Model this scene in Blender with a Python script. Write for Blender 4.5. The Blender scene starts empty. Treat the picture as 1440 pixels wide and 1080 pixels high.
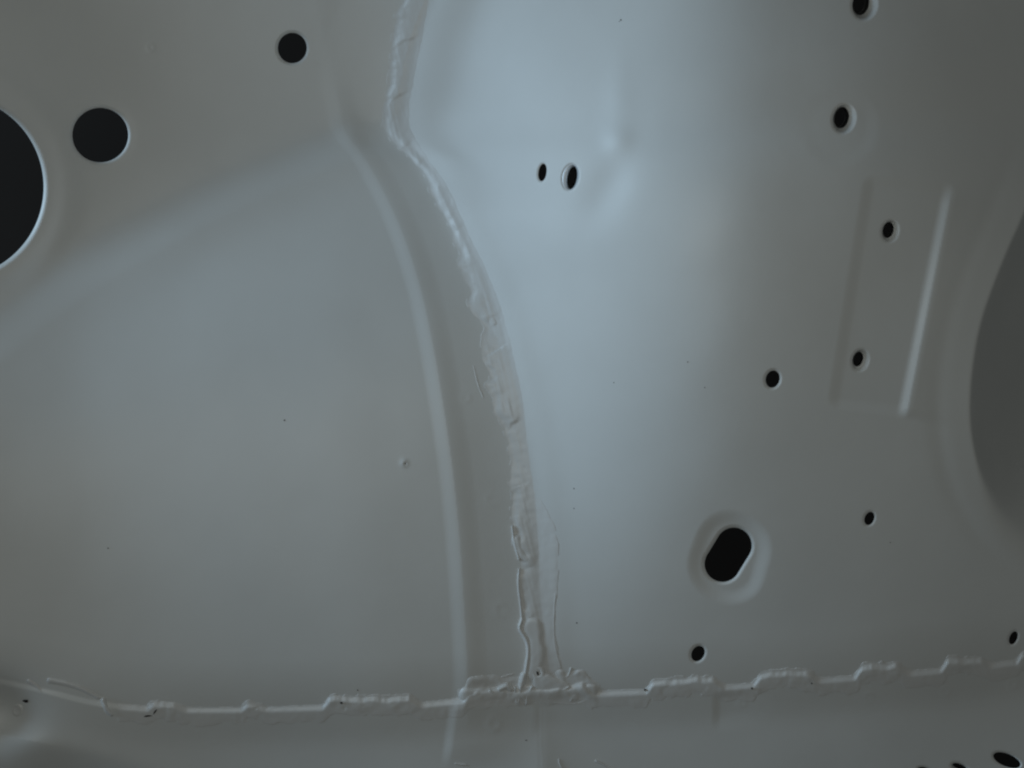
import bpy, math, random
import numpy as np

# ------------------------------------------------------------------ camera / light
S = 0.0005            # metres per photo pixel on the reference plane
D = 2400.0            # camera distance (in the same pixel units)
scene = bpy.context.scene
cd = bpy.data.cameras.new('camera'); cam = bpy.data.objects.new('camera', cd)
scene.collection.objects.link(cam)
cam.location = (0, -D*S, 0); cam.rotation_euler = (math.radians(90), 0, 0)
cd.sensor_width = 36.0; cd.lens = 36.0*D/1440.0; cd.clip_start = 0.01; cd.clip_end = 100
scene.camera = cam
w = bpy.data.worlds.new('World'); scene.world = w; w.use_nodes = True
WC = (0.93, 1.0, 0.98); WS = 0.045
w.node_tree.nodes['Background'].inputs[0].default_value = (*WC, 1)
w.node_tree.nodes['Background'].inputs[1].default_value = WS

from mathutils import Vector
def area(name, loc, target, size, power, col, sy=None):
    l = bpy.data.lights.new(name, 'AREA'); l.shape = 'RECTANGLE'
    l.size = size; l.size_y = sy or size; l.energy = power; l.color = col
    o = bpy.data.objects.new(name, l); scene.collection.objects.link(o)
    o.location = loc
    o.rotation_euler = (Vector(target)-Vector(loc)).to_track_quat('-Z', 'Y').to_euler()
    return o
area('window_light', (-2.90, -0.82, 0.95), (0.05, 0, 0.04), 1.5, 66, (0.53, 0.757, 0.965), 1.9)
area('fill_light', (0.0, -1.15, 0.10), (0, 0, 0.0), 0.4, 1.56, (0.95, 0.995, 0.95))  # unseen fill lamp, added in front so brightness falls off towards the corners
scene.cycles.filter_width = 2.2
vs = scene.view_settings
vs.view_transform = 'Standard'; vs.look = 'None'; vs.exposure = 0.05; vs.gamma = 1; vs.use_curve_mapping = False

# ------------------------------------------------------------------ numeric helpers
rng = np.random.RandomState(7)
def ss(a, b, x):
    t = np.clip((x-a)/(b-a), 0, 1); return t*t*(3-2*t)
def g(x, s): return np.exp(-(x/s)**2)
def curve(pts, t, smooth=0):
    """smooth (Catmull-Rom like) interpolation of pts sorted on first coordinate"""
    p = np.array(pts, float); xs, ys = p[:, 0], p[:, 1]
    m = np.gradient(ys, xs)
    t = np.asarray(t, float); tc = np.clip(t, xs[0], xs[-1])
    i = np.clip(np.searchsorted(xs, tc)-1, 0, len(xs)-2)
    hh = xs[i+1]-xs[i]; q = (tc-xs[i])/hh
    r = ((2*q**3-3*q**2+1)*ys[i]+(q**3-2*q**2+q)*hh*m[i]+(-2*q**3+3*q**2)*ys[i+1]+(q**3-q**2)*hh*m[i+1])
    return r+(t-tc)*np.where(t < xs[0], m[0], m[-1])
_N = rng.rand(257, 257)*2-1
def vnoise(x, y, s, o=0):
    x = np.asarray(x)/s+37.3+o*13.7; y = np.asarray(y)/s+51.1+o*7.9
    xi = np.floor(x).astype(int); yi = np.floor(y).astype(int); fx = x-xi; fy = y-yi
    fx = fx*fx*(3-2*fx); fy = fy*fy*(3-2*fy)
    a = _N[yi % 257, xi % 257]; b = _N[yi % 257, (xi+1) % 257]
    c = _N[(yi+1) % 257, xi % 257]; d = _N[(yi+1) % 257, (xi+1) % 257]
    return (a*(1-fx)+b*fx)*(1-fy)+(c*(1-fx)+d*fx)*fy
def seg_dist(X, Y, pts):
    """distance to polyline, and parameter 0..1 along it, and side"""
    best = np.full(np.shape(X), 1e9); par = np.zeros(np.shape(X)); side = np.zeros(np.shape(X))
    P = np.array(pts, float); L = np.hypot(*(P[1:]-P[:-1]).T); T = L.sum(); acc = 0
    for a, b, l in zip(P[:-1], P[1:], L):
        dx, dy = b-a
        t = np.clip(((X-a[0])*dx+(Y-a[1])*dy)/(l*l), 0, 1)
        px = X-(a[0]+t*dx); py = Y-(a[1]+t*dy); d = np.hypot(px, py)
        m = d < best
        best = np.where(m, d, best); par = np.where(m, (acc+t*l)/T, par)
        side = np.where(m, np.sign(px*dy-py*dx), side); acc += l
    return best, par, side
def dense(pts, n=40):
    """smooth parametric curve through pts"""
    P = np.array(pts, float); k = np.arange(len(P)); t = np.linspace(0, len(P)-1, n)
    return np.stack([curve(np.stack([k, P[:, 0]], 1), t), curve(np.stack([k, P[:, 1]], 1), t)], 1)

# ------------------------------------------------------------------ the shape of the pressed sheet
SEAM = [(-160, 640), (0, 597), (50, 578), (100, 566), (150, 555), (178, 548), (200, 556), (230, 592), (260, 613), (300, 633), (370, 666),
        (440, 692), (500, 710), (580, 728), (650, 740), (750, 751), (850, 757), (950, 760), (1000, 761), (1200, 765)]
def seam_x(y): return curve(SEAM, y)
SEAMS = [(-200, 602), (0, 584), (100, 572), (200, 578), (300, 628), (400, 676), (500, 708), (700, 745), (950, 760), (1200, 765)]
def seam_s(y): return curve(SEAMS, y)
RIDGE = [(478, 150), (486, 186), (508, 215), (540, 270), (567, 330), (590, 400), (608, 480), (622, 560), (634, 640), (645, 740), (652, 840), (657, 940), (657, 1000)]
RD = dense(RIDGE, 60)
YB = [(-200, 560), (-100, 480), (0, 415), (60, 375), (130, 335), (220, 292), (300, 255), (400, 216), (480, 186), (560, 170), (800, 150)]
EDGE = [(-200, 930), (0, 962), (60, 975), (130, 992), (200, 1001), (300, 1003), (450, 1000), (560, 999), (620, 993), (700, 986), (760, 984), (850, 980), (950, 975), (1060, 968), (1200, 958),
        (1320, 948), (1430, 936), (1600, 915)]
RUNS = [(205, 256, 8), (338, 366, 7), (452, 586, 13), (650, 832, 11), (908, 1013, 12), (1059, 1145, 12), (1201, 1272, 13), (1322, 1386, 11), (1429, 1520, 13)]
def edge_y(x):
    # the lap edge steps up wherever a run of sealant sits on it
    x = np.asarray(x, float); e = curve(EDGE, x)
    for a, b, j in RUNS:
        wb = 1.0+0.25*vnoise(x, x*0+a, 13, a % 7)+0.06*vnoise(x, x*0+b, 5, b % 7)
        e = e-j*wb*ss(a-1, a+13, x)*ss(b+9, b-13, x)
    return e
OPEN = [(1480, 200), (1452, 270), (1436, 310), (1418, 350), (1398, 400), (1381, 450), (1370, 505), (1365, 560), (1367, 610), (1378, 660), (1396, 700), (1420, 735), (1470, 780), (1560, 830)]
OP = dense(OPEN, 60)
PAD = [(1228, 248), (1334, 258), (1268, 586), (1176, 574)]

HOLES = [  # cx, cy, rx, ry, tilt deg, lip depth, lip width, kind
    (-66.6, 263, 128.6, 128.6, 0, 5, 7, 'plain'),
    (141, 190, 40, 39, 0, 3, 5, 'plain'),
    (411, 67.5, 21, 22, 0, 2.5, 4, 'deep'),
    (763, 242.5, 6.2, 12.8, 8, 1.0, 3, 'plain'),
    (802.5, 249, 11.5, 18.5, 10, 1.5, 3, 'nut'),
    (1215.5, 7, 17, 20.5, 10, 2, 4, 'nut'),
    (1186.5, 167, 15.5, 20, 12, 2, 4, 'nut'),
    (1251.5, 325, 11.2, 15, 12, 2, 4, 'nut'),
    (1209.5, 506.5, 11, 15, 15, 2, 4, 'nut'),
    (1086.5, 533, 10.3, 12.8, 15, 2.2, 4, 'plain'),
    (1222.5, 729, 7.2, 10.2, 22, 1.6, 3.5, 'plain'),
    (981.5, 919, 9.4, 12, 30, 2, 4, 'plain'),
    (1425, 897, 6, 10.3, 22, 1.6, 3.5, 'plain'),
    (1416, 1069, 9.5, 21, 112, 1.5, 3, 'plain'),
    (1350, 1080, 6.0, 12.5, 112, 2.0, 4, 'nut'),
    (1303, 1086, 6.5, 14, 112, 1.5, 3, 'plain'),
]
SLOT = ((1032, 767), (1016, 793), 25.8)
def hole_sd(X, Y, k, gw=0.0):
    if k == 'slot':
        d, p, s = seg_dist(X, Y, SLOT[:2]); return d-SLOT[2]-gw
    cx, cy, rx, ry, a = HOLES[k][:5]; a = math.radians(a); rx = rx+gw; ry = ry+gw
    dx, dy = X-cx, Y-cy
    u = dx*math.cos(a)+dy*math.sin(a); v = -dx*math.sin(a)+dy*math.cos(a)
    f = np.hypot(u/rx, v/ry); gr = np.hypot(u/rx**2, v/ry**2)/np.maximum(f, 1e-6)
    return (f-1)/np.maximum(gr, 1e-6)

def slope_int(x, a, b, s0):
    """integral of s0*(1-smoothstep(a,b,x)) with linear falloff start at a"""
    t = np.clip((x-a)/(b-a), 0, 1)
    return s0*(np.minimum(x, a)+(b-a)*(t-t**3+t**4/2))

def poly_sd(X, Y, pts, r):
    """signed distance to a convex rounded quad"""
    P = np.array(pts, float); c = P.mean(0); d = np.full(np.shape(X), -1e9)
    dd, _, _ = seg_dist(X, Y, list(map(tuple, P))+[tuple(P[0])])
    inside = np.ones(np.shape(X), bool)
    for a, b in zip(P, np.roll(P, -1, 0)):
        inside &= ((b[0]-a[0])*(Y-a[1])-(b[1]-a[1])*(X-a[0])) > 0
    return np.where(inside, -dd, dd)

def LEFTAT(X, Y):
    # ---- left side: upper panel, lower bulge, ridge and flange strip
    yb = curve(YB, X)
    d = Y-yb
    up = 0.02*(X-300)-0.04*(Y-200)
    up = up + 0.00012*np.minimum(X-450, 0)**2
    band = 20+9*np.logaddexp(0, (300-X)/110)
    bul = 0.30*(np.logaddexp(0, d/band*2)*band/2)
    bul = bul-0.00012*np.maximum(d, 0)**2
    left = up+bul+8.0*ss(-10, 50, d/(band/22))+1.6*g(d/(band/22)-46, 28)*ss(120, 260, X)
    lp = left
    # distance right of ridge line
    xr = curve([(y, x) for x, y in RIDGE], Y)
    rx_ = X-xr
    ridge = (2.6*ss(-22, 2, rx_)-0.08*np.maximum(rx_, 0)-1.6*ss(2, 30, rx_))*(0.12+0.88*ss(90, 230, Y))*ss(1035, 965, Y)
    lin_strip = -0.08*np.maximum(rx_, 0)*(0.12+0.88*ss(90, 230, Y))
    lp = lp+ridge
    # blob where ridge starts
    lp = lp+3.6*np.exp(-((X-494)/22)**2-((Y-192)/22)**2)
    return lp
#CORR_BEGIN
CORR = [148.96,140.93,132.83,124.49,114.85,103.25,90.26,77.00,64.35,52.57,40.35,27.98,16.45,5.11,-7.51,-22.26,-38.89,-56.55,-74.41,-92.57,-111.59,-131.19,171.11,162.90,152.08,136.15,116.71,97.18,79.56,64.12,50.13,36.92,27.21,22.13,17.39,9.96,-0.85,-15.40,-34.32,-57.67,-84.05,-110.58,-135.30,-158.73,190.82,182.59,169.95,145.35,115.35,88.87,67.52,50.61,36.38,18.80,12.70,17.45,18.92,14.08,4.87,-8.74,-29.04,-56.93,-91.91,-127.89,-157.40,-183.47,205.33,194.96,179.28,146.10,107.54,76.75,53.14,35.19,20.56,-2.29,0.18,13.77,19.19,16.35,9.08,-2.79,-23.10,-53.05,-94.13,-139.76,-173.35,-201.20,213.12,197.01,175.38,139.88,100.39,68.82,44.83,25.42,7.30,-10.86,-3.67,9.58,16.81,17.83,12.61,1.58,-17.84,-47.84,-90.19,-140.84,-178.04,-208.08,214.47,192.79,167.39,134.87,99.09,69.57,45.70,24.98,6.00,-5.41,-3.07,7.14,15.10,18.10,13.78,2.59,-16.27,-44.12,-83.85,-133.27,-171.03,-202.59,211.63,187.25,161.02,129.94,96.33,68.89,47.10,32.27,17.85,6.15,-0.30,6.22,12.92,13.87,9.88,-0.87,-19.39,-43.59,-78.11,-120.52,-155.53,-186.85,206.88,181.92,154.71,119.56,89.17,72.50,59.40,45.70,29.40,15.48,3.95,3.73,7.42,7.08,3.66,-7.52,-24.86,-45.95,-74.25,-106.78,-136.92,-165.80,200.84,176.33,148.45,114.50,94.70,83.11,67.88,51.86,34.30,18.92,5.88,-1.16,-0.63,-0.91,-4.01,-14.24,-30.29,-48.99,-71.11,-95.54,-120.23,-144.88,192.83,171.25,146.72,117.80,99.03,84.34,67.45,50.91,32.04,15.32,1.66,-9.49,-10.88,-10.14,-11.05,-19.03,-33.71,-50.23,-68.78,-88.43,-108.18,-128.01,182.15,165.46,145.61,116.62,92.67,76.71,59.87,42.98,23.85,6.35,-7.47,-20.32,-21.90,-19.68,-18.29,-23.61,-35.42,-49.68,-67.56,-85.22,-101.20,-116.68,167.80,154.63,137.35,107.45,80.46,63.80,47.64,31.53,12.70,-4.88,-18.78,-31.04,-32.30,-28.66,-25.30,-28.12,-36.60,-48.60,-66.23,-84.17,-97.86,-110.18,148.88,136.28,119.87,92.52,67.07,49.70,33.34,17.76,-0.87,-18.25,-31.80,-43.18,-43.67,-37.92,-32.45,-32.56,-38.25,-48.67,-65.13,-83.09,-95.82,-106.30,125.73,111.72,95.12,73.51,52.87,33.89,15.50,-1.13,-19.04,-34.93,-48.02,-58.46,-57.18,-48.37,-40.24,-38.29,-41.97,-50.59,-64.90,-81.65,-93.61,-102.34,100.00,84.93,69.14,52.68,35.75,14.04,-8.23,-26.51,-42.71,-56.11,-67.81,-77.48,-72.50,-59.17,-49.42,-47.15,-49.62,-56.31,-68.23,-82.48,-90.81,-96.06,73.81,58.23,42.67,26.61,7.55,-17.84,-41.92,-60.30,-74.77,-85.68,-94.19,-98.54,-87.78,-73.12,-63.67,-60.50,-61.25,-65.47,-73.13,-81.15,-84.95,-86.75,48.31,31.80,14.93,-3.48,-25.24,-50.17,-73.30,-91.48,-104.51,-112.60,-115.83,-112.60,-101.05,-87.79,-77.97,-72.60,-70.74,-71.49,-73.80,-75.79,-75.97,-75.14,23.39,5.36,-13.63,-34.65,-57.68,-81.06,-102.52,-119.85,-131.30,-135.87,-133.34,-124.82,-113.35,-101.68,-91.66,-84.16,-79.13,-75.65,-72.57,-69.29,-65.92,-62.51,
-0.3001,-0.2007,-0.0268,0.2565,0.3991,0.3247,0.1460,-0.0553,-0.3329,-0.6593,-0.8057,0.5784,0.4890,0.2555,-0.0034,-0.0284,0.0482,0.1023,0.1531,0.1850]
#CORR_END

CG = 90.0; CX0, CY0, CNX, CNY = -240.0, -240.0, 22, 18
SK = np.linspace(-320, 1360, 11); BK = np.linspace(-320, 880, 9)
def bsp(t):
    t = np.abs(t)
    return np.where(t < 1, 2/3-t*t+t**3/2, np.where(t < 2, (2-t)**3/6, 0))
def corr_basis(X, Y):
    bx = np.stack([bsp((X-(CX0+i*CG))/CG) for i in range(CNX)], -1)
    by = np.stack([bsp((Y-(CY0+i*CG))/CG) for i in range(CNY)], -1)
    k = 4*np.logaddexp(0, (X-seam_s(Y))/4); k = 170*(1-np.exp(-k/170))
    ks = (SK[1]-SK[0]); kb = BK[1]-BK[0]
    s = np.stack([bsp((Y-q)/ks) for q in SK], -1)*k[..., None]
    d = Y-curve(YB, X); w_ = 10+5*np.logaddexp(0, (300-X)/110)
    d = w_*np.logaddexp(0, d/w_); d = 70*(1-np.exp(-d/70))
    b = np.stack([bsp((X-q)/kb) for q in BK], -1)*(d*ss(760, 480, X))[..., None]
    return bx, by, s, b
def corr(X, Y):
    if CORR is None: return 0.0
    C = np.array(CORR, float)
    X, Y = np.broadcast_arrays(np.asarray(X, float), np.asarray(Y, float))
    n = CNX*CNY; G_ = C[:n].reshape(CNY, CNX)
    def spl(t, c):
        i = np.clip(np.floor(t).astype(int), 1, len(c)-3); return sum(bsp(t-(i+k))*c[i+k] for k in (-1, 0, 1, 2))
    tx = (X-CX0)/CG; ty = (Y-CY0)/CG
    i = np.clip(np.floor(tx).astype(int), 1, CNX-3); j = np.clip(np.floor(ty).astype(int), 1, CNY-3)
    wx = [bsp(tx-(i+k)) for k in (-1, 0, 1, 2)]
    out = 0.0
    for l in (-1, 0, 1, 2):
        out = out+bsp(ty-(j+l))*sum(wx[k+1]*G_[j+l, i+k] for k in (-1, 0, 1, 2))
    k = 4*np.logaddexp(0, (X-seam_s(Y))/4); k = 170*(1-np.exp(-k/170))
    out = out+k*spl((Y-SK[0])/(SK[1]-SK[0]), C[n:n+len(SK)])
    d = Y-curve(YB, X); w_ = 10+5*np.logaddexp(0, (300-X)/110)
    d = w_*np.logaddexp(0, d/w_); d = 70*(1-np.exp(-d/70))
    return out+d*ss(760, 480, X)*spl((X-BK[0])/(BK[1]-BK[0]), C[n+len(SK):])
def H(X, Y):
    X = np.asarray(X, float); Y = np.asarray(Y, float)
    xs = seam_x(Y)
    lp = LEFTAT(X, Y)
    # value of left surface along seam (smooth in y)
    # ---- right side
    base_l = left_on_seam(Y)
    xt = curve([(-200, 1045), (0, 1035), (200, 1025), (400, 1000), (700, 945), (950, 880), (1200, 830)], Y)
    s0 = curve([(-200, 0.34), (0, 0.37), (400, 0.38), (700, 0.34), (950, 0.22), (1200, 0.15)], Y)
    A = xt-190; B = xt+95
    xsm = seam_s(Y)
    R = slope_int(X, A, B, s0)-slope_int(xsm, A, B, s0)
    Rs = slope_int(xs, A, B, s0)-slope_int(xsm, A, B, s0)
    R = R-0.045*40*np.logaddexp(0, (X-xt)/40)-0.00009*np.maximum(X-1200, 0)**2
    # groove + steep slope past the right opening edge, shaped to fall dark
    od, op_, os_ = seg_dist(X, Y, OP)
    osd = np.where(os_ > 0, -od, od)
    osd = OSIGN*osd
    lowf = 1-ss(0.62, 0.95, op_)
    R = R-1.1*g(osd+46, 13)*ss(150, 320, Y)*lowf
    k = 0.9+14*(1-lowf)
    R = R-(2.5*np.logaddexp(0, osd/k)*k-0.5*np.logaddexp(0, (osd-45)/12)*12)*(0.25+0.75*lowf)
    # recessed pad
    pc_ = np.mean(PAD, 0); pd = poly_sd(X, Y, [tuple(np.array(q)+(pc_-q)/np.hypot(*(pc_-q))*17) for q in PAD], 0)-10
    sidew = ss(1180, 1330, X+0.2*(Y-420))
    R = R-2.3*ss(10, -10, pd)
    ux, uy = 66/334.6, -328/334.6           # along the right edge, upwards
    er = (X-1301)*(-uy)+(Y-422)*ux; al = -((X-1301)*ux+(Y-422)*uy)
    R = R+4.6*ss(-9, 9, er)*np.exp(-np.maximum(er-6, 0)/42)*ss(-172, -135, al)*ss(172, 152, al)
    # soft circle round the third nut, dents
    dn = np.hypot(X-1180, (Y-178))
    R = R-0.9*ss(60, 36, dn)*(0.4+0.6*ss(-40, 40, X-1180+Y-178))
    R = R+3.0*np.exp(-((X-870)/20)**2-((Y-196)/20)**2)+1.2*np.exp(-((X-872)/20)**2-((Y-140)/60)**2)
    R = R-3.6*np.exp(-((X-(862-0.35*(Y-250)))/30)**2-((Y-262)/46)**2)
    # embossed ring round the slot
    ds_, _, _ = seg_dist(X, Y, ((1031, 772), (1022, 796)))
    R = R-4.2*ss(57, 33, ds_+3*vnoise(X, Y, 60))
    # choose side
    r = R+base_l
    e_ = curve(EDGE, X); wide = 1+4*ss(-12, 14, Y-e_)
    wseam = ss(-1.5, 1.5, (X-xs)/wide)
    ls = LEFTAT(xs, Y)
    lp = lp+(Rs+base_l-ls)*np.clip((X-xs+120)/120, 0, 1)**1.6*(X < xs+400)
    lp = np.where(X > xs, (lp), lp)
    h = lp*(1-wseam)+r*wseam
    # soft fillet on the right side of the seam
    h = h+1.6*g(X-xs-22, 22)*ss(990, 900, Y)+3.6*g(X-xs-42, 30)*ss(330, 190, Y)
    # rounded root of the corner along the seam
    J = curve([(-200, 0.6), (0, 0.6), (100, 0.62), (300, 0.8), (550, 0.68), (700, 0.58), (850, 0.37), (1000, 0.25), (1200, 0.2)], Y)
    h = h+0.42*J*(np.hypot(X-xs, 14.0)-np.abs(X-xs))
    # ---- bottom fillet, lap edge, flange
    e = curve(EDGE, X); q = Y-e; qs = Y-edge_y(X)
    fl = np.zeros_like(h)
    fl = fl-0.0016*np.clip(q+75, 0, 75)**2*1.0
    fl = fl-0.24*np.clip(q, 0, None)
    fl = fl+4.5*ss(-9, 1.5, qs)
    turn = np.logaddexp(0, (q-42)/9)*9
    fl = fl+0.34*turn
    h = h+fl
    # cross rib steps in the flange
    h = h+3.2*ss(-14, 2, X-(646-(Y-975)*0.13))*ss(-2, 22, q+12)*ss(95, 55, q)*ss(760, 655, X)
    h = h-1.0*ss(-8, 6, X-(757-(Y-985)*0.06))*ss(0, 12, q)*ss(60, 30, q)*ss(830, 765, X)
    h = h-2.0*ss(-8, 6, X-(1008))*ss(0, 12, q)*ss(60, 30, q)*ss(1090, 1010, X)
    # bottom left: flange turns over
    bl = Y-curve([(-200, 960), (0, 1032), (60, 1045), (120, 1056), (220, 1085), (400, 1160)], X)
    h = h+8*np.exp(np.minimum(bl, 0)/16)*ss(110, 10, X)-50*np.exp(-((X+12)/50)**2-((Y-1004)/40)**2)
    h = h-0.8*np.logaddexp(0, bl/5)*5*ss(330, 60, X)
    # small marks: weld spots, pimples
    for (cx, cy, r0, a) in [(693, 702, 12, .5), (706, 856, 13, .7), (695, 1018, 12, 1.3), (1044, 989, 8, .6), (1222, 981, 9, .8), (1330, 972, 9, .6),
                            (1424, 962, 9, .8), (655, 560, 9, .5), (212, 66, 7, 1.1), (300, 1040, 8, .3)]:
        dd = np.hypot(X-cx, (Y-cy)*(0.9+0.02*(cx % 11))); h = h+a*0.55*g(dd-r0*0.6, r0*0.45)*(0.6+0.4*vnoise(X, Y, 9, cx % 7))
    dd = np.hypot(X-568.5, Y-651); h = h+1.6*g(dd, 5)-2.0*g(np.hypot(X-570, Y-652), 1.8)
    # hole lips
    for kk in list(range(len(HOLES)))+['slot']:
        dep, wid = (3.0, 5.0) if kk == 'slot' else HOLES[kk][5:7]
        sdh = hole_sd(X, Y, kk)
        t = np.clip(1-sdh/wid, 0, 1.4)
        h = h-dep*t*t
    sdh = hole_sd(X, Y, 0); h = h+2.2*g(sdh-34, 18)
    sdh = hole_sd(X, Y, 1); h = h-0.6*g(sdh-4, 6)
    h = h+corr(X, Y)
    # gentle oil-canning of the thin sheet
    h = h+1.1*vnoise(X, Y, 190, 3)+0.45*vnoise(X, Y, 85, 5)
    return h
OSIGN = 1.0  
def left_on_seam(Y):
    xs = curve([(-200, 610), (0, 590), (200, 580), (400, 680), (700, 745), (1000, 760), (1200, 762)], Y)
    yb = curve(YB, xs); d = Y-yb; band = 26
    up = 0.02*(xs-300)-0.04*(Y-200)
    bul = 0.30*(np.logaddexp(0, d/band*2)*band/2)-0.00012*np.maximum(d, 0)**2
    xr = curve([(y, x) for x, y in RIDGE], Y)
    return up+bul+8.0+(1-0.08*(xs-xr))*(0.12+0.88*ss(90, 230, Y))
_od, _op, _os = seg_dist(np.array([1500.]), np.array([560.]), OP)
if np.where(_os > 0, -_od, _od)[0] < 0: OSIGN = -1.0

def P(u, v, h):
    k = (D-h)/D*S
    return np.stack([(u-720)*k, -h*S, (540-v)*k], -1)

#FITEND
# ------------------------------------------------------------------ materials
def mat(name, col, rough=0.5, spec=0.5, metal=0.0, bump=None, coat=0.0):
    m = bpy.data.materials.new(name); m.use_nodes = True; nt = m.node_tree; b = nt.nodes['Principled BSDF']
    b.inputs['Base Color'].default_value = (*col, 1); b.inputs['Roughness'].default_value = rough
    b.inputs['Specular IOR Level'].default_value = spec; b.inputs['Metallic'].default_value = metal
    b.inputs['Coat Weight'].default_value = coat; b.inputs['Coat Roughness'].default_value = 0.25
    tc = nt.nodes.new('ShaderNodeTexCoord')
    if bump:
        prev = None
        for sc, st, det in bump:
            n = nt.nodes.new('ShaderNodeTexNoise'); n.inputs['Scale'].default_value = sc; n.inputs['Detail'].default_value = det
            nt.links.new(tc.outputs['Object'], n.inputs['Vector'])
            bp = nt.nodes.new('ShaderNodeBump'); bp.inputs['Strength'].default_value = 1; bp.inputs['Distance'].default_value = st
            nt.links.new(n.outputs['Fac'], bp.inputs['Height'])
            if prev: nt.links.new(prev.outputs[0], bp.inputs['Normal'])
            prev = bp
        nt.links.new(prev.outputs[0], b.inputs['Normal'])
    # faint tonal variation (primer / overspray)
    n = nt.nodes.new('ShaderNodeTexNoise'); n.inputs['Scale'].default_value = 9; n.inputs['Detail'].default_value = 5
    nt.links.new(tc.outputs['Object'], n.inputs['Vector'])
    r = nt.nodes.new('ShaderNodeValToRGB'); r.color_ramp.elements[0].position = 0.3; r.color_ramp.elements[1].position = 0.7
    r.color_ramp.elements[0].color = (*[c*0.95 for c in col], 1); r.color_ramp.elements[1].color = (*[min(1, c*1.03) for c in col], 1)
    nt.links.new(n.outputs['Fac'], r.inputs['Fac']); nt.links.new(r.outputs['Color'], b.inputs['Base Color'])
    return m
M_paint = mat('off_white_paint', (0.72, 0.72, 0.70), 0.42, 0.45, bump=[(700, 0.00003, 2), (60, 0.00010, 2)])
M_seal = mat('painted_sealant', (0.73, 0.72, 0.70), 0.40, 0.5, bump=[(350, 0.00006, 3)])
M_dark = mat('cavity_shade', (0.018, 0.012, 0.0085), 0.8, 0.2)  # near-black colour stands in for the shade inside the cavity
M_nut = mat('threaded_steel', (0.16, 0.155, 0.15), 0.45, 0.5, 0.6)
M_zinc = mat('bare_zinc', (0.78, 0.79, 0.80), 0.3, 0.5, 0.15)
M_dirt_shade = mat('dirt_and_shade', (0.03, 0.025, 0.022), 0.9, 0.1)  # for dirt specks, and as painted shade inside the sealant pinholes

def link_mesh(name, V, F, m, parent, normals=None, smooth=True):
    me = bpy.data.meshes.new(name)
    F = np.asarray(F)
    me.vertices.add(len(V)); me.vertices.foreach_set('co', np.asarray(V, np.float32).ravel())
    n = F.shape[1]
    me.loops.add(F.size); me.loops.foreach_set('vertex_index', F.astype(np.int32).ravel())
    me.polygons.add(len(F)); me.polygons.foreach_set('loop_start', np.arange(0, F.size, n, dtype=np.int32))
    me.polygons.foreach_set('loop_total', np.full(len(F), n, np.int32))
    me.update(calc_edges=True); me.validate()
    me.polygons.foreach_set('use_smooth', np.full(len(me.polygons), smooth, bool))
    if normals is not None and len(normals) == len(me.vertices):
        me.normals_split_custom_set_from_vertices(np.asarray(normals, np.float32).tolist())
    me.materials.append(m)
    o = bpy.data.objects.new(name, me); scene.collection.objects.link(o)
    if parent: o.parent = parent
    return o

# ------------------------------------------------------------------ ring / collar geometry of the holes
def contour(k, n=96, grow=0.0):
    t = np.linspace(0, 2*np.pi, n, endpoint=False)
    if k == 'slot':
        a, b = np.array(SLOT[0]), np.array(SLOT[1]); r = SLOT[2]+grow
        dx, dy = (b-a)/np.hypot(*(b-a)); ang = math.atan2(dy, dx)
        out = []
        for s in t:
            c = b if math.cos(s) >= 0 else a
            out.append((c[0]+r*math.cos(s+ang), c[1]+r*math.sin(s+ang)))
        return np.array(out)
    cx, cy, rx, ry, a = HOLES[k][:5]; a = math.radians(a)
    u = (rx+grow)*np.cos(t); v = (ry+grow)*np.sin(t)
    return np.stack([cx+u*math.cos(a)-v*math.sin(a), cy+u*math.sin(a)+v*math.cos(a)], 1)
def loft(rings):
    """rings: list of (n,3) point arrays"""
    n = len(rings[0]); V = np.concatenate(rings); F = []
    for i in range(len(rings)-1):
        for j in range(n):
            F.append((i*n+j, i*n+(j+1) % n, (i+1)*n+(j+1) % n, (i+1)*n+j))
    return V, np.array(F)

def normals_at(X, Y, e=0.5):
    def pp(a, b): return P(a, b, H(a, b))
    p0 = pp(X, Y); dx = pp(X+e, Y)-p0; dy = p0-pp(X, Y+e)
    n = np.cross(dx, dy); return n/np.linalg.norm(n, axis=-1, keepdims=True)

# ------------------------------------------------------------------ the one welded body and its panels
body = bpy.data.objects.new('car_body', None); scene.collection.objects.link(body)
body['label'] = 'bare off-white painted inner car body sheet metal with holes and sealed seams'
body['category'] = 'car body'
def lab(o, t): o['label'] = t

STEP = 2.0
gx = np.arange(-150, 1592, STEP); gy = np.arange(-150, 1232, STEP)
GX, GY = np.meshgrid(gx, gy)
ny, nx = GX.shape
X = GX.copy(); Y = GY.copy()
allk = list(range(len(HOLES)))+['slot']
GR = 7.0
sd = np.full(X.shape, 1e9); who = np.zeros(X.shape, int)
for i, k in enumerate(allk):
    s_ = hole_sd(X, Y, k, GR); m_ = s_ < sd; sd = np.where(m_, s_, sd); who = np.where(m_, i, who)
inside = sd < 0
fi = inside[:-1, :-1] | inside[1:, :-1] | inside[:-1, 1:] | inside[1:, 1:]
touch = np.zeros_like(inside)
touch[:-1, :-1] |= fi; touch[1:, :-1] |= fi; touch[:-1, 1:] |= fi; touch[1:, 1:] |= fi
bd = touch & ~inside
for it in range(4):
    for i, k in enumerate(allk):
        m_ = bd & (who == i)
        if not m_.any(): continue
        x0, y0 = X[m_], Y[m_]; e = 0.05
        f0 = hole_sd(x0, y0, k, GR); fx = (hole_sd(x0+e, y0, k, GR)-f0)/e; fy = (hole_sd(x0, y0+e, k, GR)-f0)/e
        n2 = np.maximum(fx*fx+fy*fy, 1e-6)
        X[m_] = x0-f0*fx/n2; Y[m_] = y0-f0*fy/n2
HH = H(X, Y)
NV = P(X, Y, HH).reshape(-1, 3)
NN = normals_at(X, Y).reshape(-1, 3)
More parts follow.
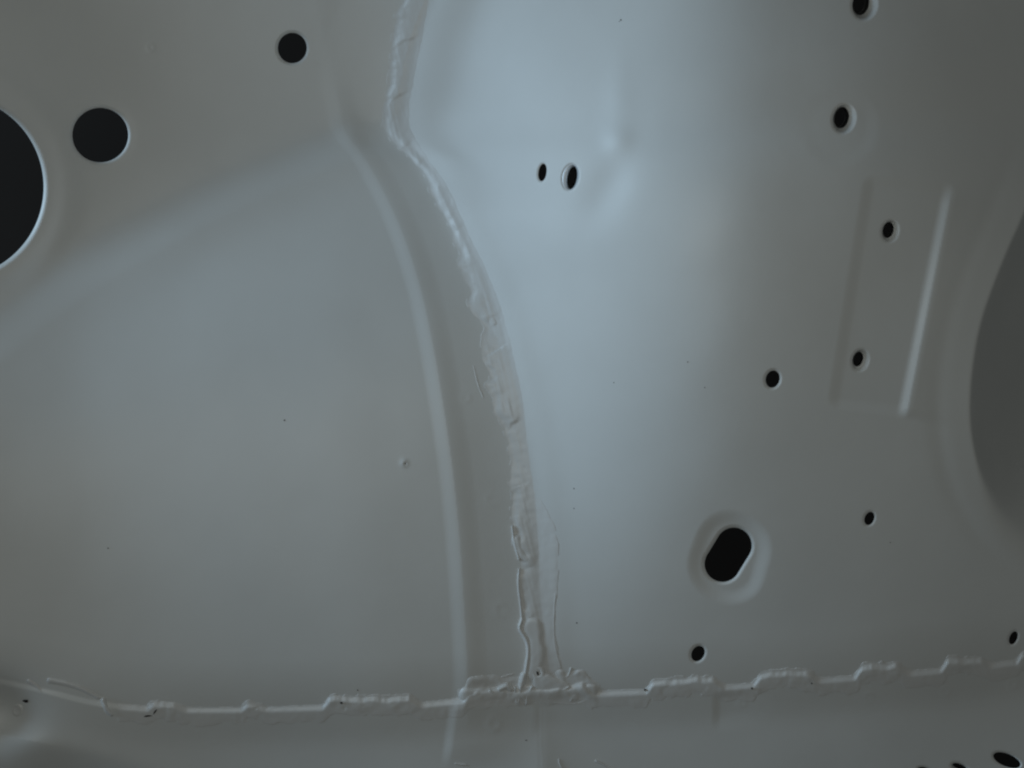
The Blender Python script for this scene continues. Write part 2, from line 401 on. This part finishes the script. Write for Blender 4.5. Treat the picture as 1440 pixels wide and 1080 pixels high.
idx = np.arange(ny*nx).reshape(ny, nx)
quads = np.stack([idx[:-1, :-1], idx[1:, :-1], idx[1:, 1:], idx[:-1, 1:]], -1)
keep = ~fi
cx_ = (GX[:-1, :-1]+GX[1:, 1:])/2; cy_ = (GY[:-1, :-1]+GY[1:, 1:])/2
reg = np.where(cy_ > edge_y(cx_), 2, np.where(cx_ > seam_x(cy_), 1, 0))
opd, opp, ops = seg_dist(cx_, cy_, OP)
osd_ = OSIGN*np.where(ops > 0, -opd, opd)
reg = np.where((reg == 1) & (osd_ > 0) & (opp > 0.0), 3, reg)
PN = ['wheelhouse_panel', 'side_panel', 'sill_panel', 'opening_shade_slope']
PL = ['left panel bulging under a curved crease, with one very large round hole cut by the frame',
      'large pale right panel with small nut holes, an oval slot and a recessed pad',
      'narrow lower panel lapped along the horizontal sealed seam',
      'painted sheet beyond the right edge, sloped steeply to look shaded']
panel_of = {}
for r in range(4):
    q = quads[keep & (reg == r)]
    used, inv = np.unique(q.ravel(), return_inverse=True)
    V = NV[used]; N = NN[used]; F = inv.reshape(-1, 4)
    Vs, Fs, Ns, off = [V], [F], [N], len(V)
    for i, k in enumerate(allk):
        c = contour(k)
        cc = c.mean(0)
        if k == 0: cc = np.array([40, 300.])
        rr = 2 if cc[1] > edge_y(cc[0]) else (1 if cc[0] > seam_x(cc[1]) else 0)
        if rr != r: continue
        kind = 'plain' if k == 'slot' else HOLES[k][7]
        hc = H(c[:, 0], c[:, 1])
        cen = c.mean(0)
        n_c = 320 if k == 0 else 144
        rings = []; nrm_ = []
        for gw in list(np.linspace(GR, 0, 13)):
            ci = contour(k, n_c, grow=gw+(1.2 if gw == GR else 0)); hh_ = H(ci[:, 0], ci[:, 1])-(0.12 if gw == GR else 0)
            rings.append(P(ci[:, 0], ci[:, 1], hh_)); nrm_.append(normals_at(ci[:, 0], ci[:, 1]))
        if kind != 'nut':
            hc = H(*contour(k, n_c).T)
            cen3 = rings[-1].mean(0)
            for f, dz in [(0.35, 0.5), (0.6, 1.2), (0.7, 14 if kind == 'deep' else 2.6)]:
                ci = contour(k, n_c, grow=-f); p_ = P(ci[:, 0], ci[:, 1], hc-dz); rings.append(p_)
                q_ = cen3-p_; q_[:, 1] = 0; q_ /= np.linalg.norm(q_, axis=1, keepdims=True)
                q_[:, 1] = {0.35: -1.0, 0.6: -0.4, 0.7: 0.0}[f]; nrm_.append(q_/np.linalg.norm(q_, axis=1, keepdims=True))
        v_, f_ = loft(rings)
        Vs.append(v_); Fs.append(f_[:, ::-1]+off); Ns.append(np.concatenate(nrm_)); off += len(v_)
    o = link_mesh(PN[r], np.concatenate(Vs), np.concatenate(Fs), M_paint, body, np.concatenate(Ns))
    lab(o, PL[r]); panel_of[r] = o

# nut holes: painted pocket (collar) with a dark threaded nut behind it
INNER = {4: (804.5, 250, 6.8, 16.0, 10, 9), 5: (1210.5, 4.5, 11.5, 17, 10, 12), 6: (1183.2, 165.5, 10.2, 15.2, 12, 12), 7: (1249, 323.5, 7.4, 11.2, 14, 10),
         8: (1206.6, 505, 6.8, 10.4, 16, 10), 14: (1349, 1078, 3.4, 10.0, 112, 8)}
def ell(cx, cy, rx, ry, a, n=72):
    t = np.linspace(0, 2*np.pi, n, endpoint=False); a = math.radians(a)
    return np.stack([cx+rx*np.cos(t)*math.cos(a)-ry*np.sin(t)*math.sin(a), cy+rx*np.cos(t)*math.sin(a)+ry*np.sin(t)*math.cos(a)], 1)
for k, (cx, cy, rx, ry, a, dep) in INNER.items():
    ox, oy, orx, ory, oa = HOLES[k][:5]
    hc = H(ox, oy+0*ox)
    c0 = ell(ox, oy, orx+0.3, ory+0.3, oa); hcc = H(c0[:, 0], c0[:, 1]); lv = float(hcc.min())
    rings = [P(c0[:, 0], c0[:, 1], hcc+0.05)]
    for t, dz in [(0.22, 1.0), (0.42, 2.6), (0.5, 4.0), (0.72, 5.0), (0.93, 6.5), (1.0, 8.5)]:
        dz = dz*0.5 if k != 4 else (-1.6*math.sin(math.pi*min(t*1.15, 1)) if t < 1 else 3.0)
        ci = ell(ox+(cx-ox)*t, oy+(cy-oy)*t, orx+(rx-orx)*t, ory+(ry-ory)*t, oa+(a-oa)*t)
        rings.append(P(ci[:, 0], ci[:, 1], hcc*(1-t)+(lv)*t-dz))
    v_, f_ = loft(rings)
    pan = panel_of[2] if k == 14 else panel_of[1]
    col = link_mesh('nut_collar', v_, f_[:, ::-1], M_zinc if k == 4 else M_paint, body)
    # threads
    rings = []; nr = 26
    for i in range(nr):
        rr = 1.0-0.09*(i % 2)
        ci = ell(cx-0.20*i*rx/12, cy-0.05*i, rx*rr, ry*rr, a)
        rings.append(P(ci[:, 0], ci[:, 1], np.full(72, lv-4.2-i*1.3)))
    v_, f_ = loft(rings)
    nut = link_mesh('weld_nut', v_, f_[:, ::-1], M_nut, body)

# the outer skin of the body, a hand's breadth behind the pierced sheet (the gap is open at its far ends)
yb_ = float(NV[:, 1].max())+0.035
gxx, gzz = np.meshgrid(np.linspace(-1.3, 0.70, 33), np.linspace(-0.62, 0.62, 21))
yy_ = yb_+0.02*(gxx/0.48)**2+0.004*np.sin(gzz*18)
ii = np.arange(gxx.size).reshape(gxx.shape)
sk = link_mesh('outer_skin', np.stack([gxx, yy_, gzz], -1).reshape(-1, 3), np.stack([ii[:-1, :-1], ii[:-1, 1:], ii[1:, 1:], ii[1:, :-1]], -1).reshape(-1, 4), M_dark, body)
lab(sk, 'outer skin seen through the holes, coloured near black for the cavity shade')

# ------------------------------------------------------------------ sealant beads
def stroke(X, Y, pts, r0, r1, th, sharp=2.0, wob=0.18, ws=14, o=0):
    Pp = np.array(pts, float); m = max(r0, r1)*1.6+4
    box = (X > Pp[:, 0].min()-m) & (X < Pp[:, 0].max()+m) & (Y > Pp[:, 1].min()-m) & (Y < Pp[:, 1].max()+m)
    out = np.full(X.shape, -3.0)
    if not box.any(): return out
    x, y = X[box], Y[box]
    pts_d = dense(pts, max(8, len(pts)*5)) if len(pts) > 2 else pts
    d, t, s = seg_dist(x, y, pts_d)
    r = r0+(r1-r0)*t
    q = d/r*(1+wob*vnoise(x, y, ws, o))
    prof = th*(1-np.clip(q, 0, 3)**sharp)
    out[box] = np.where(q < 1.5, np.maximum(prof, -3), -3)
    return out
def bead(name, x0, x1, y0, y1, strokes, extra=None, step=1.0, label=None, rough=0.22, post=None):
    gx = np.arange(x0, x1+step, step); gy = np.arange(y0, y1+step, step)
    A, B = np.meshgrid(gx, gy)
    T = np.full(A.shape, -3.0)
    for i, s in enumerate(strokes):
        t = stroke(A, B, *s[0:4], **(s[4] if len(s) > 4 else {}), o=i*1.7)
        # soft maximum so that strokes read as smeared into each other
        k = 0.35
        T = np.maximum(T, t)+k*np.exp(-np.abs(T-t)/k)*0.3*(np.minimum(T, t) > -1)
    if extra is not None: T = extra(A, B, T)
    if post is not None: T = post(A, B, T)
    T = T+rough*vnoise(A, B, 7, 2)*(T > -1)*0.8+rough*0.5*vnoise(A, B, 22, 4)
    hh = H(A, B)+T
    V = P(A, B, hh); ny, nx = A.shape
    idx = np.arange(ny*nx).reshape(ny, nx)
    q = np.stack([idx[:-1, :-1], idx[1:, :-1], idx[1:, 1:], idx[:-1, 1:]], -1)
    Tm = np.maximum(np.maximum(T[:-1, :-1], T[1:, 1:]), np.maximum(T[1:, :-1], T[:-1, 1:]))
    q = q[Tm > -0.35]
    used, inv = np.unique(q.ravel(), return_inverse=True)
    o = link_mesh(name, V.reshape(-1, 3)[used], inv.reshape(-1, 4), M_seal, body)
    if label: lab(o, label)
    return o

sx = lambda y, d=0: (float(seam_x(y))+d, y)
SL = [(-80, 572), (0, 562), (40, 556), (90, 550), (130, 545), (175, 540), (200, 556), (225, 574), (250, 598), (290, 614), (318, 628), (350, 641), (400, 656), (440, 668), (455, 680), (480, 681), (530, 687),
      (580, 696), (600, 708), (640, 716), (700, 719), (745, 720), (790, 729), (830, 731), (875, 733), (905, 738), (960, 736)]
SR = [(-80, 604), (0, 598), (60, 588), (120, 576), (178, 573), (225, 600), (260, 624), (318, 650), (380, 680), (450, 705), (520, 722), (590, 735), (650, 745), (745, 757), (795, 760), (870, 764), (960, 776)]
DABS = [-60, 62, 140, 206, 230, 268, 322, 378, 452, 500, 597, 690, 795, 872, 990]
DT = [1.3*q for q in [3.0, 3.4, 3.4, 3.2, 2.6, 1.6, 2.6, 1.8, 3.0, 1.4, 3.4, 1.8, 3.6, 2.0, 2.6]]
vert = [
    ([(574, 66), (570, 62)], 5, 4, 3.4),
    ([(691, 449), (694, 454)], 7, 6, 3.0),
    ([(720, 740), (723, 760), (730, 787)], 1.5, 1.4, 3.4),
    ([(727, 758), (733, 778), (741, 786)], 8, 7, 3.6),
    ([(730, 800), (729, 822), (731, 842), (734, 870)], 1.6, 1.9, 2.8),
    ([(734, 872), (731, 884), (740, 900), (743, 915), (740, 940), (737, 956)], 3.4, 2.8, 4.6),
    ([(747, 880), (753, 905), (753, 930), (750, 950)], 13, 11, 4.2, dict(sharp=4)),
    ([(666, 515), (672, 540), (680, 560)], 1.3, 1.1, 0.6),
    ([(781, 835), (779, 870), (780, 905), (788, 940)], 1.1, 1.4, 0.8),
]
def film(A, B, T):
    # the brushed body of the bead, filling the corner between strip and side panel,: dabs that thicken towards their lower end and stop in a small step
    xl = curve(SL, B)+5.5*vnoise(A*0.3, B, 17, 11)+2.0*vnoise(A*0.5, B, 7, 12)
    xr = curve(SR, B)+3-5*ss(560, 650, B)
    xc = (xl+xr)/2
    yy = B+0.55*(A-xc)+3*vnoise(A, B, 9, 15)
    t = np.zeros_like(A)
    for j in range(len(DABS)-1):
        a, b = DABS[j], DABS[j+1]; f = np.clip((yy-a)/(b-a), 0, 1)
        inn = (yy >= a-8) & (yy < b+6)
        t = np.where(inn, np.maximum(t, DT[j+1]*(0.62+0.38*f**2)*ss(b+7, b-8, yy)), t)
    wv = np.clip((A-xl)/(xr-xl), 0, 1)
    fall = ss(-1, 11, A-xl)*ss(6, -30, A-xr)*(0.65+0.85*ss(0.0, 0.6, wv))
    drag = 0.22*vnoise(A*1.0+B*-0.25, B*0.12, 3.5, 17)*ss(0, 10, A-xl)
    corner = 1.3*g(A-seam_x(B)+4, 15)*ss(-2, 17, A-xl)*ss(6, -12, A-xr)*(0.85+0.3*vnoise(A, B, 26, 41))
    t = 0.75*t*fall+drag*fall+corner
    t = t-0.5*ss(-2, 5, A-xr)
    t = np.where((A < xl-3) | (A > xr+6), -3, t)
    T = np.maximum(T, t)
    e = curve([(690, 752), (745, 779), (800, 783), (840, 780), (870, 778), (905, 780), (945, 790), (1000, 800)], B)+1.2*vnoise(A, B, 12, 9)
    t = 0.30*ss(3.5, -3.0, A-e)*ss(690, 790, B)*ss(744, 752, A)+0.22*vnoise(A*6, B, 40, 3)*ss(800, 840, B)
    t = np.where((B > 700) & (A > 744) & (A < e+3), t, -3)
    return np.maximum(T, t)
bead('seam_sealant', 530, 812, -70, 962, vert, film, label='brushed bead of pale sealant smeared down the curved vertical seam')

hor = []
rs = random.Random(5)
def run(a, b, dy=-10, th=4.8, r=9, n=None, left=True):
    """a run of sealant sitting on the lap edge from x=a to x=b"""
    pts = [(a, float(edge_y(a))-1), (a+6, float(edge_y(a+6))+dy*0.75), (a+14, float(edge_y(a+14))+dy)]
    x = a+34
    while x < b-8:
        pts.append((x, float(edge_y(x))+dy+rs.uniform(-1.5, 2))); x += 22
    pts.append((b, float(edge_y(b))+dy*0.6))
    # dense list as short dabs
    hor.append((pts, r*0.9, r*1.05, th*0.9, dict(sharp=2.6, wob=0.3, ws=15)))
    for i in range(int((b-a)/13)):
        xx = rs.uniform(a+8, b-4); yy = float(edge_y(xx))+dy+rs.uniform(-4, 5)
        hor.append(([(xx, yy), (xx+rs.uniform(2, 7), yy+rs.uniform(-2, 2))], rs.uniform(3, 6), rs.uniform(3, 6), th*0.9+rs.uniform(-0.3, 0.6)))
hor += [
    ([(1004, 966), (1006, 1000)], 9, 12, 1.4),
    ([(655, 978), (670, 980), (690, 982)], 12, 12, 5.0, dict(sharp=3)),
    ([(690, 984), (720, 980), (745, 974)], 11, 12, 5.0, dict(sharp=4)),
    ([(703, 970), (712, 966), (718, 970)], 6, 6, 7.0),
    ([(724, 968), (727, 988)], 3, 4, 6.5), ([(689, 972), (693, 974)], 3, 3, 7), ([(732, 966), (729, 990)], 2.2, 2.0, 7),
    ([(737, 950), (733, 970), (741, 975)], 6, 7, 5.6),
    ([(748, 966), (742, 978), (740, 990)], 2.4, 2.2, 7.2),
    ([(757, 948), (762, 965), (775, 978)], 12, 16, 5.2, dict(sharp=4)),
    ([(768, 960), (790, 972), (806, 978)], 15, 13, 5.8, dict(sharp=4)),
    ([(788, 948), (792, 960)], 8, 9, 2.4),
    ([(806, 976), (830, 970), (832, 980)], 10, 9, 4.6, dict(sharp=4)),
    ([(775, 988), (806, 990), (828, 984)], 3.0, 2.6, 5.0),
    ([(784, 975), (800, 966)], 1.6, 1.4, 7.2), ([(770, 982), (776, 972), (786, 969)], 1.4, 1.4, 6.6), ([(802, 986), (812, 974)], 1.4, 1.4, 6.4),
    ([(803, 940), (799, 950), (792, 954)], 1.6, 1.4, 2.0),
    ([(706, 952), (716, 949), (722, 948)], 1.4, 1.2, 0.8),
    # left end
    ([(70, 957), (95, 962), (115, 969), (138, 981)], 5, 2.6, 2.4, dict(wob=0.1)),
    ([(40, 958), (52, 966), (58, 974)], 3.5, 2.4, 1.6),
    ([(145, 985), (150, 998), (157, 1005)], 4.5, 4.0, 5.0),
    ([(24, 1000), (26, 996)], 8, 7, 4.0), 
]
def smear(A, B, T):
    # thin wiped film that joins the lumps
    q = B-edge_y(A)
    on = np.zeros_like(A)
    for a_, b_, j_ in RUNS: on = np.maximum(on, ss(a_-4, a_+8, A)*ss(b_+12, b_-6, A))
    lump = 0.55+0.75*np.maximum(vnoise(A, B, 12, 31), -0.5)+0.18*vnoise(A, B, 5.5, 32)
    t = on*lump*ss(-13, -5, q+2*vnoise(A, B, 7, 38))*ss(22, 6, q+4*vnoise(A, B, 14, 34))
    t = np.maximum(t, 0.35*(1+vnoise(A, B, 31, 33))*ss(-11, -4, q)*ss(20, 8, q+4*vnoise(A, B, 14, 35))*(A > 165))
    n = vnoise(A, B*0.6, 23, 31)+0.6*vnoise(A, B, 9, 32)
    # broad lumpy blob under the foot of the vertical bead
    bl_ = ss(640, 668, A)*ss(848, 822, A)*ss(-26-5*n, -16-5*n, q)*ss(14, 2, q)
    t = t+bl_*(1.6+1.3*np.maximum(vnoise(A, B, 13, 35), -0.5)+0.4*vnoise(A, B, 6, 36))
    t = np.where(t > 0.05, t, -3)
    return np.maximum(T, t)
def fill(A, B, T):
    # the bead fills the step of the lap: it is thick above the edge and feathers out on the flange below it
    q = B-edge_y(A)
    k = np.where(A < 160, 0.35, 1.0)
    T = np.maximum(T-4.4*k*ss(-9, 1.5, q)*(T > -2.9), -3)
    return smear(A, B, T)
def pock(A, B, T):
    for (x, y, r, d) in [(36, 985, 4, 5), (480, 988, 2.4, 6), (907, 971, 2.4, 5), (756, 946, 3.5, 6), (217, 1007, 3, 4), (205, 1008, 3, 4), (1057, 967, 2, 4), (1141, 961, 1.6, 4), (821, 962, 2.5, 3)]:
        T = T-d*g(np.hypot(A-x, (B-y)), r)*(T > -1)
    for (x, y, r) in [(24, 999, 7)]:
        dd = np.hypot((A-x)/0.85, B-y); T = T+2.2*g(dd-r, 2.2)*(dd < 14)-0.5*g(dd, 4)
    return T
bead('seam_sealant', 0, 1500, 915, 1030, hor, pock, post=fill, label='lumpy broken bead of pale sealant along the horizontal lower seam')

for (bx0, bx1, st) in [(630, 664, ([(640, 1074), (648, 1075), (656, 1076)], 1.3, 1.1, 1.8)), (780, 796, ([(786, 1068), (787, 1074), (790, 1080)], 1.4, 1.2, 1.8)), (828, 874, ([(838, 1070), (850, 1076), (864, 1082)], 1.9, 1.6, 2.6))]:
    bead('sealant_wisp', bx0, bx1, 1058, 1095, [st])

# ------------------------------------------------------------------ dirty specks, and painted shade for the pinholes in the sealant
def speck(x, y, rx, ry, a=0, lift=0.35, name='dirt_speck', n=14, bump_=0.5):
    t = np.linspace(0, 2*np.pi, n, endpoint=False)
    rr = 1+0.25*np.array([math.sin(3*q+x)+0.6*math.sin(5*q+y) for q in t])*0.6
    c = ell(x, y, rx, ry, a, n); c = np.array([x, y])+(c-np.array([x, y]))*rr[:, None]
    h0 = H(c[:, 0], c[:, 1])
    r0 = P(c[:, 0], c[:, 1], h0-0.4); c1 = np.array([x, y])+(c-np.array([x, y]))*0.7
    r1 = P(c1[:, 0], c1[:, 1], h0+lift); 
    r2 = P(c1[:, 0]*0.02+x*0.98, c1[:, 1]*0.02+y*0.98, np.full(n, H(np.array(x*1.0), np.array(y*1.0))+lift+bump_))
    v_, f_ = loft([r0, r1, r2])
    return link_mesh(name, v_, f_[:, ::-1], M_dirt_shade, body)
for a in [(400, 591, 1.3, 1.3), (152, 771, 1.2, 1.0), (873, 28, 1.0, 1.4), (871, 30, .7, .7), (807, 687, .9, 1.1), (807, 715, .7, .9), (811, 876, 1.1, 1.1), (863, 538, .7, .9),
          (737, 953, .8, .8), (503, 970.5, .9, 1.3), (570, 652, 1.0, 1.3), (967, 509, .7, 1.0), (991, 545, .8, .8), (1252, 763, .7, .8), (740, 1041, 1.8, 0.7)]:
    speck(*a)
for a in [(480, 988.5, 1.9, 1.6, 0, 5.2), (907, 970, 1.2, 1.8, 0, 4.6), (756, 947, 1.8, 4.2, -20, 5.0), (36, 986, 4.2, 2.2, 8, 3.0), (208, 1007, 7.0, 1.3, -6, 1.2), (1057.5, 968, 1.3, 1.6, 0, 5.0), (1141.5, 961, 1.2, 1, 0, 5.0),
          (218, 1001, 1.2, 5.0, 38, 2.0)]:
    speck(*a, name='pinhole_shade', bump_=0.0)  # dark caps paint the shade inside sealant pinholes and cracks
